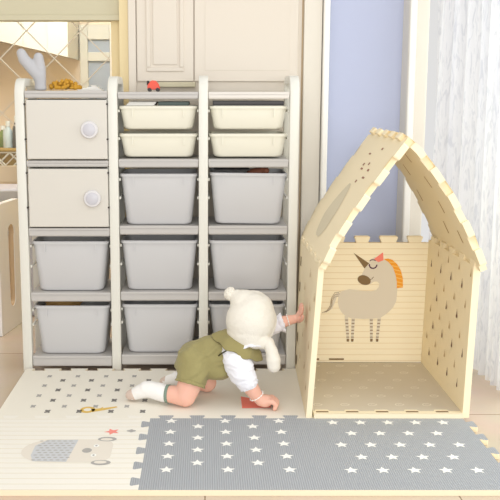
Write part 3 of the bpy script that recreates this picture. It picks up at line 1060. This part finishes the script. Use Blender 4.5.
for x0, x1 in ((.640, .650), (.672, .670), (.753, .757), (.790, .783)):   # striped legs and hooves
    stroke(bm, [(x0, .238), (x1, .128)], .016, .0005, 1, fb, .011)
    for k in range(6):
        z = .218 - .016 * k; x = x0 + (x1 - x0) * (.238 - z) / .11
        stroke(bm, [(x - .0065, z), (x + .0065, z)], .004, .0010, 2, fb)
    decal(bm, [(x1 - .006, .130), (x1 + .006, .130), (x1 + .005, .117), (x1 - .005, .117)], .0012, 2, fb)
for x in (.487, .600):
    decal(bm, [(x - .034, .030), (x + .034, .030), (x + .034, .038), (x - .034, .038)], .0008, 2, fb)  # slots at the wall foot, shade inside painted on in brown
link('back_wall', bm, [M['boards'], M['u_grey'], M['u_brown_slot'], M['u_orange'], M['u_stripe'], M['u_purple'], M['p_red'], M['u_tail']], house)

# roof slabs: jigsaw outlines bent along the pitch
LP = [(.4275, .590), (.462, .668), (.502, .742), (.588, .872), (.668, .982), (.720, 1.052), (.741, 1.074)]
RP = [(.743, 1.075), (.787, 1.034), (.840, .970), (.906, .880), (.968, .772), (1.020, .668), (1.056, .582)]
def plen(P): return sum(math.hypot(b[0] - a[0], b[1] - a[1]) for a, b in zip(P, P[1:]))
def on_path(P, s):
    for i, (a, b) in enumerate(zip(P, P[1:])):
        l = math.hypot(b[0] - a[0], b[1] - a[1])
        if s <= l or i == len(P) - 2:
            t = s / l
            break
        s -= l
    def nrm(i):
        i = max(0, min(i, len(P) - 2))
        a, b = P[i], P[i + 1]
        l = math.hypot(b[0] - a[0], b[1] - a[1])
        return (-(b[1] - a[1]) / l, (b[0] - a[0]) / l)
    n0, n1, n2 = nrm(i - 1), nrm(i), nrm(i + 1)
    tt = min(max(t, 0), 1)
    w = lambda k: (lerp(n0[k], n1[k], .5 + tt) if tt < .5 else lerp(n1[k], n2[k], tt - .5))
    return (lerp(P[i][0], P[i + 1][0], t), lerp(P[i][1], P[i + 1][1], t), w(0), w(1))
def slab(P, sgn, prints, mats, e0, e1, dy=0):
    """sgn: which way the outward normal points"""
    L = plen(P)
    def fn(s, y, cc):
        x, z, nx, nz = on_path(P, s)
        return (x + nx * cc * sgn, y, z + nz * cc * sgn)
    ya, yb = 3.118 + dy, 3.742 + dy
    pts = []
    pts += puzzle_edge((0, ya), (L, ya), 5, .025, -1, .058, .064)        # front
    pts += e1(L, ya, yb)
    pts += puzzle_edge((L, yb), (0, yb), 5, .025, -1, .058, .064)        # rear
    pts += e0(ya, yb)
    bm = bmesh.new()
    prism(bm, pts, -.026, 0, mi_top=0, mi_side=0)
    bmesh.ops.triangulate(bm, faces=bm.faces[:])
    for k in range(1, 30):
        s = L * k / 30
        bmesh.ops.bisect_plane(bm, geom=bm.verts[:] + bm.edges[:] + bm.faces[:], plane_co=(s, 0, 0), plane_no=(1, 0, 0))
    if prints: prints(bm)
    for v in bm.verts:
        v.co = fn(*v.co)
    bmesh.ops.recalc_face_normals(bm, faces=[f for f in bm.faces if f.material_index == 0])
    return link('roof_panel', bm, mats, house)
def strips(bm, path_c, half, n, cc, mi):
    """printed band cut into short quads so that it follows the bend; path along s"""
    for k in range(n):
        a = path_c[0] + (path_c[1] - path_c[0]) * k / n; b = path_c[0] + (path_c[1] - path_c[0]) * (k + 1) / n
        ha, hb = half((k) / n), half((k + 1) / n)
        if ha < .001 and hb < .001: continue
        decal(bm, [(a, ha[0] if isinstance(ha, tuple) else path_c[2] - ha), (b, path_c[2] - hb), (b, path_c[2] + hb), (a, path_c[2] + ha)], cc, mi)
def left_prints(bm):
    strips(bm, (.075, .325, 3.42), lambda t: .118 * math.sqrt(max(0, math.sin(PI * (t * .96 + .02)))) * (1 - .45 * t), 24, .0012, 1)
    for s, y, w, h in ((.405, 3.30, .016, .010), (.43, 3.36, .010, .012), (.42, 3.44, .012, .012), (.40, 3.42, .02, .008), (.345, 3.36, .012, .012), (.47, 3.47, .018, .008), (.505, 3.33, .012, .010), (.37, 3.29, .02, .008)):
        decal(bm, [(s - h / 2, y - w), (s - h / 2, y + w), (s + h / 2, y + w), (s + h / 2, y - w)], .0012, 2)
ridge_l = lambda L, ya, yb: [(L, ya)]
eave_l = lambda ya, yb: rev(puzzle_edge((0, ya), (0, yb), 5, .022, -1), (0, yb))
slab(LP, 1, left_prints, [M['foamin'], M['p_roof'], M['p_roof2']], eave_l, ridge_l)
def right_prints(bm):
    for s, y in ((.10, 3.33), (.19, 3.56), (.22, 3.28), (.33, 3.62), (.34, 3.30), (.45, 3.40), (.09, 3.60), (.46, 3.22)):
        decal(bm, [(s - .028, y - .006), (s - .028, y + .006), (s + .028, y + .008), (s + .028, y - .008)], -.0268, 1)
eave_r = lambda L, ya, yb: puzzle_edge((L, ya), (L, yb), 5, .018, 1)
def ridge_r(ya, yb): return puzzle_edge((0, yb), (0, ya), 5, .020, -1)
slab(RP, 1, right_prints, [M['foamin'], M['p_drop2']], ridge_r, eave_r, -.0015)

# ================================================================== BABY
baby = empty('person', (-.02, 3.30, 0), 'crawling baby in olive romper, white blouse, white socks and ivory knit hat', 'person')
def V(*a): return Vector(a)
HC = V(.194, 3.300, .322)                         # head centre
FD = V(.90, .40, -.10).normalized()               # the way the face looks
UP = V(.16, 0, 1); UP = (UP - FD * UP.dot(FD)).normalized()
SD = UP.cross(FD).normalized()                    # the baby's left
def H(f, s, u): return HC + FD * f + SD * s + UP * u
HR = Matrix((FD, SD, UP)).transposed()

bm = bmesh.new()
# trunk
chain(bm, [(V(-.045, 3.31, .150), .066), (V(.035, 3.31, .178), .070), (V(.105, 3.305, .205), .064), (V(.140, 3.305, .232), .042)])
ball(bm, (-.050, 3.262, .142), .052); ball(bm, (-.050, 3.352, .142), .052)
# neck
limb(bm, V(.130, 3.305, .232), .036, H(-.012, 0, -.045), .034)
# head: cranium, face, cheeks, chin, nose, ears
ball(bm, H(-.010, 0, .014), (.084, .070, .076), 32, rot=HR)
ball(bm, H(.022, 0, -.018), (.052, .056, .058), 32, rot=HR)
for s in (-1, 1):
    ball(bm, H(.044, s * .030, -.034), (.026, .026, .024), 20, rot=HR)
    ball(bm, H(-.012, s * .070, -.012), (.016, .008, .022), 16, rot=HR)
ball(bm, H(.046, 0, -.060), (.020, .022, .015), 16, rot=HR)
chain(bm, [(H(.064, 0, .002), .007), (H(.077, 0, -.020), .0095)])
for s in (-1, 1):
    ball(bm, H(.074, s * .008, -.023), .006, 12)
chain(bm, [(H(.062, -.014, -.043), .0065), (H(.069, 0, -.042), .0075), (H(.062, .014, -.043), .0065)])
# near leg: thigh under the belly, knee on the mat, shin and foot trailing behind
chain(bm, [(V(-.040, 3.262, .140), .054), (V(-.062, 3.240, .088), .049), (V(-.078, 3.232, .046), .043)])
chain(bm, [(V(-.078, 3.232, .044), .042), (V(-.125, 3.246, .046), .036), (V(-.165, 3.258, .046), .032), (V(-.215, 3.275, .046), .025)])
chain(bm, [(V(-.215, 3.275, .050), .024), (V(-.262, 3.288, .034), .020), (V(-.288, 3.296, .022), .016)])
# far leg
chain(bm, [(V(-.035, 3.360, .140), .054), (V(-.008, 3.388, .085), .047), (V(.008, 3.398, .044), .040)])
chain(bm, [(V(.008, 3.398, .043), .040), (V(-.050, 3.418, .044), .034), (V(-.115, 3.440, .042), .025)])
chain(bm, [(V(-.115, 3.440, .044), .023), (V(-.150, 3.450, .032), .019), (V(-.172, 3.455, .024), .016)])
# near arm: straight down to the mat
chain(bm, [(V(.118, 3.248, .222), .040), (V(.137, 3.222, .170), .033), (V(.158, 3.208, .125), .032)])
chain(bm, [(V(.158, 3.208, .125), .032), (V(.186, 3.208, .080), .030), (V(.206, 3.212, .050), .0245), (V(.216, 3.213, .040), .023)])
# far arm: reaching for the house wall
chain(bm, [(V(.125, 3.360, .222), .038), (V(.195, 3.405, .252), .031), (V(.255, 3.425, .272), .029)])
chain(bm, [(V(.255, 3.425, .272), .029), (V(.310, 3.430, .290), .027), (V(.352, 3.430, .302), .021), (V(.366, 3.430, .305), .019)])
def finger(pts, r0, r1):
    n = len(pts)
    chain(bm, [(p, r0 + (r1 - r0) * i / (n - 1)) for i, p in enumerate(pts)])
# near hand, palm down, fingers curled under
ball(bm, (.236, 3.212, .033), (.034, .032, .025), 20)
ball(bm, (.222, 3.212, .036), (.026, .027, .025), 20)
for k, (dy, ln) in enumerate(((-.024, .026), (-.0085, .032), (.0075, .034), (.0225, .031))):
    y = 3.212 + dy
    finger([V(.242, 3.212 + dy * .9, .037), V(.258 + ln * .28, 3.212 + dy * 1.12, .038), V(.258 + ln * .82, 3.212 + dy * 1.2, .026), V(.258 + ln * .60, 3.212 + dy * 1.2, .0105)], .0112, .0085)
finger([V(.224, 3.232, .024), V(.240, 3.246, .019), V(.258, 3.249, .0105), V(.266, 3.246, .0085)], .010, .0072)
# far hand: palm flat on the foam wall, fingers spread upward
wx = .4075
ball(bm, (wx - .0165, 3.430, .316), (.0145, .026, .027), 20)
limb(bm, V(.362, 3.430, .304), .019, V(wx - .018, 3.430, .312), .016)
for k, (dy, ln, lean) in enumerate(((-.0215, .030, -.012), (-.007, .036, -.003), (.0075, .034, .004), (.021, .026, .013))):
    finger([V(wx - .0155, 3.430 + dy * .8, .325), V(wx - .0105, 3.430 + dy + lean * .4, .338), V(wx - .0085, 3.430 + dy + lean * .8, .338 + ln * .5), V(wx - .0062, 3.430 + dy + lean, .338 + ln * .85)], .0090, .0066)
finger([V(wx - .018, 3.412, .308), V(wx - .0115, 3.396, .312), V(wx - .0085, 3.386, .322), V(wx - .0072, 3.383, .330)], .0095, .007)
body = fuse('body', bm, .0028, M['skin'], baby, smooth=5)

# eyes, brows, mouth
for s in (-1, 1):
    bm = bmesh.new(); ball(bm, H(.0595, s * .026, .004), .0105, 20)
    e = link('eye', bm, M['eyewhite'], baby, smooth=True)
    bm = bmesh.new(); ball(bm, H(.0665, s * .027, .004), (.0042, .0056, .0056), 16, rot=HR)
    tag(link('iris', bm, M['iris'], e, smooth=True), 'dark iris')
    bm = bmesh.new(); tube(bm, [H(.062, s * .014, .021), H(.0635, s * .026, .0245), H(.056, s * .038, .021)], .0016, 6)
    link('eyebrow', bm, M['brown'], baby)
bm = bmesh.new(); tube(bm, [H(.0655, -.013, -.0435), H(.0735, -.005, -.0415), H(.0745, 0, -.043), H(.0735, .005, -.0415), H(.0655, .013, -.0435)], [.0015, .0032, .0030, .0032, .0015], 8)
link('mouth', bm, M['lip'], baby, smooth=True)

# romper
def folds(p):
    n = noise.noise(Vector((p.x * 9 + p.z * 10, p.y * 7, p.z * 22 - p.x * 16)))
    n2 = noise.noise(Vector((p.x * 34 + 5, p.y * 20, p.z * 40)))
    g = math.sin((p.z * 1.0 - p.x * .55) * 150 + 4 * n)
    return .0075 * n + .0020 * n2 + .0042 * g * max(0, n + .3)
bm = bmesh.new()
chain(bm, [(V(-.038, 3.31, .158), .082), (V(.030, 3.31, .186), .086), (V(.090, 3.305, .212), .076), (V(.128, 3.305, .240), .050)])
ball(bm, (-.042, 3.285, .158), (.076, .083, .078), 28); ball(bm, (-.042, 3.335, .158), (.074, .083, .078), 28)
ball(bm, (.045, 3.305, .145), (.080, .080, .055), 28)
limb(bm, V(-.042, 3.262, .150), .066, V(-.057, 3.243, .100), .058, True, False)
limb(bm, V(-.036, 3.358, .150), .066, V(-.014, 3.385, .092), .056, True, False)
romper = fuse('romper', bm, .0038, M['romper'], baby, smooth=4, disp=folds)
def ruffle(name, c, axis, r0, r1, ln, waves, amp, m, parent, thick=.004):
    """gathered cuff: a short flaring ring around an axis"""
    u, v, d = frame_from(axis)
    bm = bmesh.new()
    n = 72
    rings = []
    for t, off in ((0, 0), (.5, 0), (1, 0), (1, -thick), (.5, -thick), (0, -thick)):
        ring = []
        for k in range(n):
            a = 2 * PI * k / n
            r = r0 + (r1 - r0) * t + off + amp * t * math.sin(waves * a)
            ring.append(bm.verts.new(Vector(c) + d * (ln * t + .3 * amp * t * math.sin(waves * a + 1)) + r * (math.cos(a) * u + math.sin(a) * v)))
        rings.append(ring)
    for a, b in zip(rings, rings[1:] + rings[:1]):
        for k in range(n):
            bm.faces.new((a[k], a[(k + 1) % n], b[(k + 1) % n], b[k]))
    bmesh.ops.recalc_face_normals(bm, faces=bm.faces[:])
    return link(name, bm, m, parent, smooth=True)
ruffle('leg_hem', V(-.055, 3.246, .106), V(-.018, -.022, -.06), .056, .062, .018, 14, .0022, M['romper'], romper)
ruffle('leg_hem', V(-.016, 3.383, .098), V(.022, .02, -.06), .054, .058, .016, 14, .0022, M['romper'], romper)

# wide collar over the shoulders
def collar():
    c = V(.150, 3.300, .268); ax = V(-.42, 0, -.90).normalized()
    u = V(0, 1, 0); v = ax.cross(u).normalized()
    bm = bmesh.new(); bp = bmesh.new()
    n = 90
    prof = [(.044, -.006), (.070, .002), (.098, .018), (.122, .044)]
    rings = []
    for off in (0, .004):
        for r, h in (prof if off == 0 else prof[::-1]):
            ring = []
            for k in range(n):
                a = 2 * PI * k / n
                w = (r - .044) / .078
                rr = (r + .006 * w * math.sin(7 * a + .6)) * (1 - .10 * abs(math.cos(a)) * w)
                ring.append(bm.verts.new(c + ax * (h + off + .004 * w * math.sin(9 * a)) + rr * (1.02 * math.cos(a) * u + .92 * math.sin(a) * v)))
            rings.append(ring)
    edge = [vv.co.copy() for vv in rings[3]]
    for a, b in zip(rings, rings[1:] + rings[:1]):
        for k in range(n):
            bm.faces.new((a[k], a[(k + 1) % n], b[(k + 1) % n], b[k]))
    bmesh.ops.recalc_face_normals(bm, faces=bm.faces[:])
    o = link('collar', bm, M['collar'], romper, smooth=True)
    return o
collar()

# blouse: two puffed sleeves with gathered cuffs
def puffs(p):
    n = noise.noise(Vector((p.x * 26, p.y * 22, p.z * 34)))
    return .005 * n + .0015 * math.sin(p.z * 240 + 6 * n)
bm = bmesh.new()
chain(bm, [(V(.112, 3.250, .220), .050), (V(.128, 3.226, .184), .055), (V(.143, 3.210, .150), .054), (V(.158, 3.205, .124), .046), (V(.168, 3.205, .112), .036)])
sleeve = fuse('sleeve', bm, .004, M['blouse'], baby, smooth=4, disp=puffs)
ruffle('cuff', V(.164, 3.2055, .116), V(.020, .001, -.034), .034, .040, .022, 11, .003, M['blouse'], sleeve)
bm = bmesh.new()
chain(bm, [(V(.120, 3.362, .222), .046), (V(.180, 3.398, .246), .044), (V(.250, 3.420, .266), .042), (V(.290, 3.428, .281), .038), (V(.306, 3.429, .286), .033)])
sleeve2 = fuse('sleeve', bm, .004, M['blouse'], baby, smooth=4, disp=puffs)
ruffle('cuff', V(.304, 3.429, .286), V(.055, .002, .016), .031, .042, .022, 11, .003, M['blouse'], sleeve2)

# white ruffle of the blouse collar showing under the hat, dark piping round the armhole
ruffle('blouse_ruffle', V(.176, 3.262, .256), V(.12, -.45, -.80), .030, .050, .030, 8, .005, M['blouse'], baby)
u_, v_, d_ = frame_from(V(.35, -.45, -.75))
bm = bmesh.new()
pts = [V(.104, 3.262, .216) + .059 * (math.cos(2 * PI * k / 32) * u_ + math.sin(2 * PI * k / 32) * v_) for k in range(33)]
tube(bm, pts, .0028, 8, cap=False)
link('piping', bm, M['piping'], romper, smooth=True)

# socks
def sock(pts, foot, cuff_c, cuff_ax, cuff_r, toe):
    bm = bmesh.new()
    chain(bm, pts); chain(bm, foot)
    s = fuse('sock', bm, .003, M['sock'], baby, smooth=4, disp=lambda p: .0015 * noise.noise(p * 45))
    ruffle('sock_cuff', cuff_c, cuff_ax, cuff_r, cuff_r + .001, .012, 20, .0006, M['sockgreen'], s)
    bm = bmesh.new(); chain(bm, toe)
    tag(fuse('sock_toe', bm, .003, M['sockpink'], s, smooth=4), 'pinkish beige toe')
sock([(V(-.160, 3.257, .046), .0355), (V(-.185, 3.265, .051), .0365), (V(-.215, 3.275, .055), .0345), (V(-.236, 3.281, .057), .032)],
     [(V(-.225, 3.279, .057), .033), (V(-.264, 3.288, .042), .0285), (V(-.290, 3.295, .029), .0235)],
     V(-.1545, 3.255, .046), V(.05, -.014, 0), .0362, [(V(-.288, 3.294, .0300), .0250), (V(-.302, 3.298, .025), .0205)])
sock([(V(-.060, 3.421, .044), .0355), (V(-.090, 3.432, .045), .032), (V(-.120, 3.442, .046), .029)],
     [(V(-.118, 3.441, .046), .028), (V(-.148, 3.449, .036), .024), (V(-.166, 3.453, .029), .0205)],
     V(-.058, 3.420, .044), V(.05, -.018, 0), .036, [(V(-.164, 3.453, .030), .022), (V(-.174, 3.456, .026), .019)])

# knit hat with bobble and ear flaps
bm = bmesh.new()
ball(bm, H(-.012, 0, .014), (.098, .087, .092), 40, rot=HR)
ball(bm, H(-.020, 0, -.030), (.080, .080, .068), 40, rot=HR)
chain(bm, [(V(.150, 3.268, .276), .036), (V(.200, 3.252, .270), .032), (V(.250, 3.244, .258), .020)])
chain(bm, [(H(-.010, 0, .050), .072), (V(.190, 3.304, .370), .082), (V(.158, 3.312, .402), .052), (V(.130, 3.322, .424), .028), (V(.118, 3.326, .429), .018)])
def knitrow(p): return .0012 * noise.noise(p * 60)
hat = fuse('knit_hat', bm, .0035, M['knit'], baby, smooth=22, disp=knitrow)
hm = bmesh.new(); hm.from_mesh(hat.data)
base = wloc(hat)
dead = []
for f in hm.faces:
    q = f.calc_center_median() + base - HC
    a, b, c2 = q.dot(FD), q.dot(SD), q.dot(UP)
    face = a > .012 and (b / .060) ** 2 + ((c2 + .012) / .062) ** 2 < 1
    neckhole = c2 < -.072 + .10 * max(0, a) and (a * a + b * b) < .058 ** 2
    if face or neckhole:
        dead.append(f)
bmesh.ops.delete(hm, geom=dead, context='FACES')
hm.to_mesh(hat.data); hm.free()
sm = hat.modifiers.new('thickness', 'SOLIDIFY'); sm.thickness = .006; sm.offset = 1
# rolled edge around the face
bm = bmesh.new()
pts = []
for k in range(37):
    a = 2 * PI * k / 36
    b, c2 = .061 * math.cos(a), -.012 + .063 * math.sin(a)
    aa = .098 * math.sqrt(max(0, 1 - (b / .090) ** 2 - ((c2 - .010) / .098) ** 2)) - .012
    pts.append(H(aa, b, c2))
tube(bm, pts, .0068, 10, cap=False)
link('face_edge', bm, M['knit'], hat, smooth=True)
random.seed(5)
bm = bmesh.new()
pc = V(.103, 3.332, .436)
ball(bm, pc, .0255, 24)
for k in range(170):
    d = Vector((random.gauss(0, 1), random.gauss(0, 1), random.gauss(0, 1))).normalized()
    ball(bm, pc + d * .023, random.uniform(.0038, .0062), 8)
link('bobble', bm, M['knit'], hat, smooth=True)
bm = bmesh.new()
chain(bm, [(V(.250, 3.236, .258), .022), (V(.262, 3.222, .232), .0245), (V(.268, 3.210, .200), .0285), (V(.270, 3.208, .176), .026)])
fuse('ear_flap', bm, .003, M['knit'], hat, smooth=6, disp=knitrow)

# bracelets
def bracelet(c, ax, r, label):
    u, v, d = frame_from(ax)
    bm = bmesh.new()
    pts = [Vector(c) + r * (math.cos(2 * PI * k / 24) * u + math.sin(2 * PI * k / 24) * v) for k in range(25)]
    tube(bm, pts, .0018, 6, cap=False)
    for p in pts[:-1:2]: ball(bm, p, .0032, 8)
    tag(link('bracelet', bm, M['bead'], None, smooth=True), label, 'bracelet', 'white bead bracelets on the wrists')
bracelet(V(.2035, 3.2115, .0535), V(.020, .004, -.032), .0292, 'white bead bracelet on the wrist resting on the mat')
bracelet(V(.345, 3.430, .3005), V(.042, 0, .012), .0245, 'white bead bracelet on the wrist reaching to the playhouse wall')

# ================================================================== LIGHT AND CAMERA
w = bpy.data.worlds.new('daylight'); scene.world = w
w.use_nodes = True
bg = w.node_tree.nodes['Background']
bg.inputs['Color'].default_value = (1.0, 0.99, 0.975, 1)
bg.inputs['Strength'].default_value = 0.66
def area(name, loc, target, sx, sy, power, col):
    l = bpy.data.lights.new(name, 'AREA'); l.shape = 'RECTANGLE'; l.size = sx; l.size_y = sy; l.energy = power; l.color = col
    o = bpy.data.objects.new(name, l); o.location = loc
    o.rotation_euler = (Vector(target) - Vector(loc)).to_track_quat('-Z', 'Y').to_euler()
    COL.objects.link(o)
area('window_daylight', (2.3, 2.9, 1.3), (0, 3.1, .4), 2.2, 2.0, 40, (1.0, .985, .95))
area('front_fill', (.6, -2.2, 1.5), (.3, 3.4, .5), 3.2, 2.0, 105, (1.0, .99, .97))  # fill light added behind the camera to brighten the house interior
area('overhead_fill', (-.3, 1.4, 2.6), (0, 3.3, .5), 1.0, 1.0, 10, (1.0, .95, .88))  # weak unseen fill added overhead, not an actual fitting
area('laundry_fill', (-.75, 4.7, 2.15), (-1.0, 5.6, .6), .6, .6, 15, (1.0, .97, .93))  # added fill that lifts the dark laundry room, no fixture there

cam = bpy.data.cameras.new('camera')
co = bpy.data.objects.new('camera', cam); COL.objects.link(co)
co.location = (0, 0, 1.2274)
co.rotation_euler = (PI / 2 - .15637, 0, 0)
cam.sensor_width = 36; cam.lens = 850 / 500 * 36
cam.shift_x = (250 - 205.0) / 500; cam.shift_y = -(250 - 228.6) / 500
cam.clip_start = .05
scene.camera = co
scene.view_settings.view_transform = 'Standard'
scene.view_settings.look = 'None'
scene.view_settings.gamma = 1
scene.view_settings.use_curve_mapping = False
scene.view_settings.exposure = 0.22
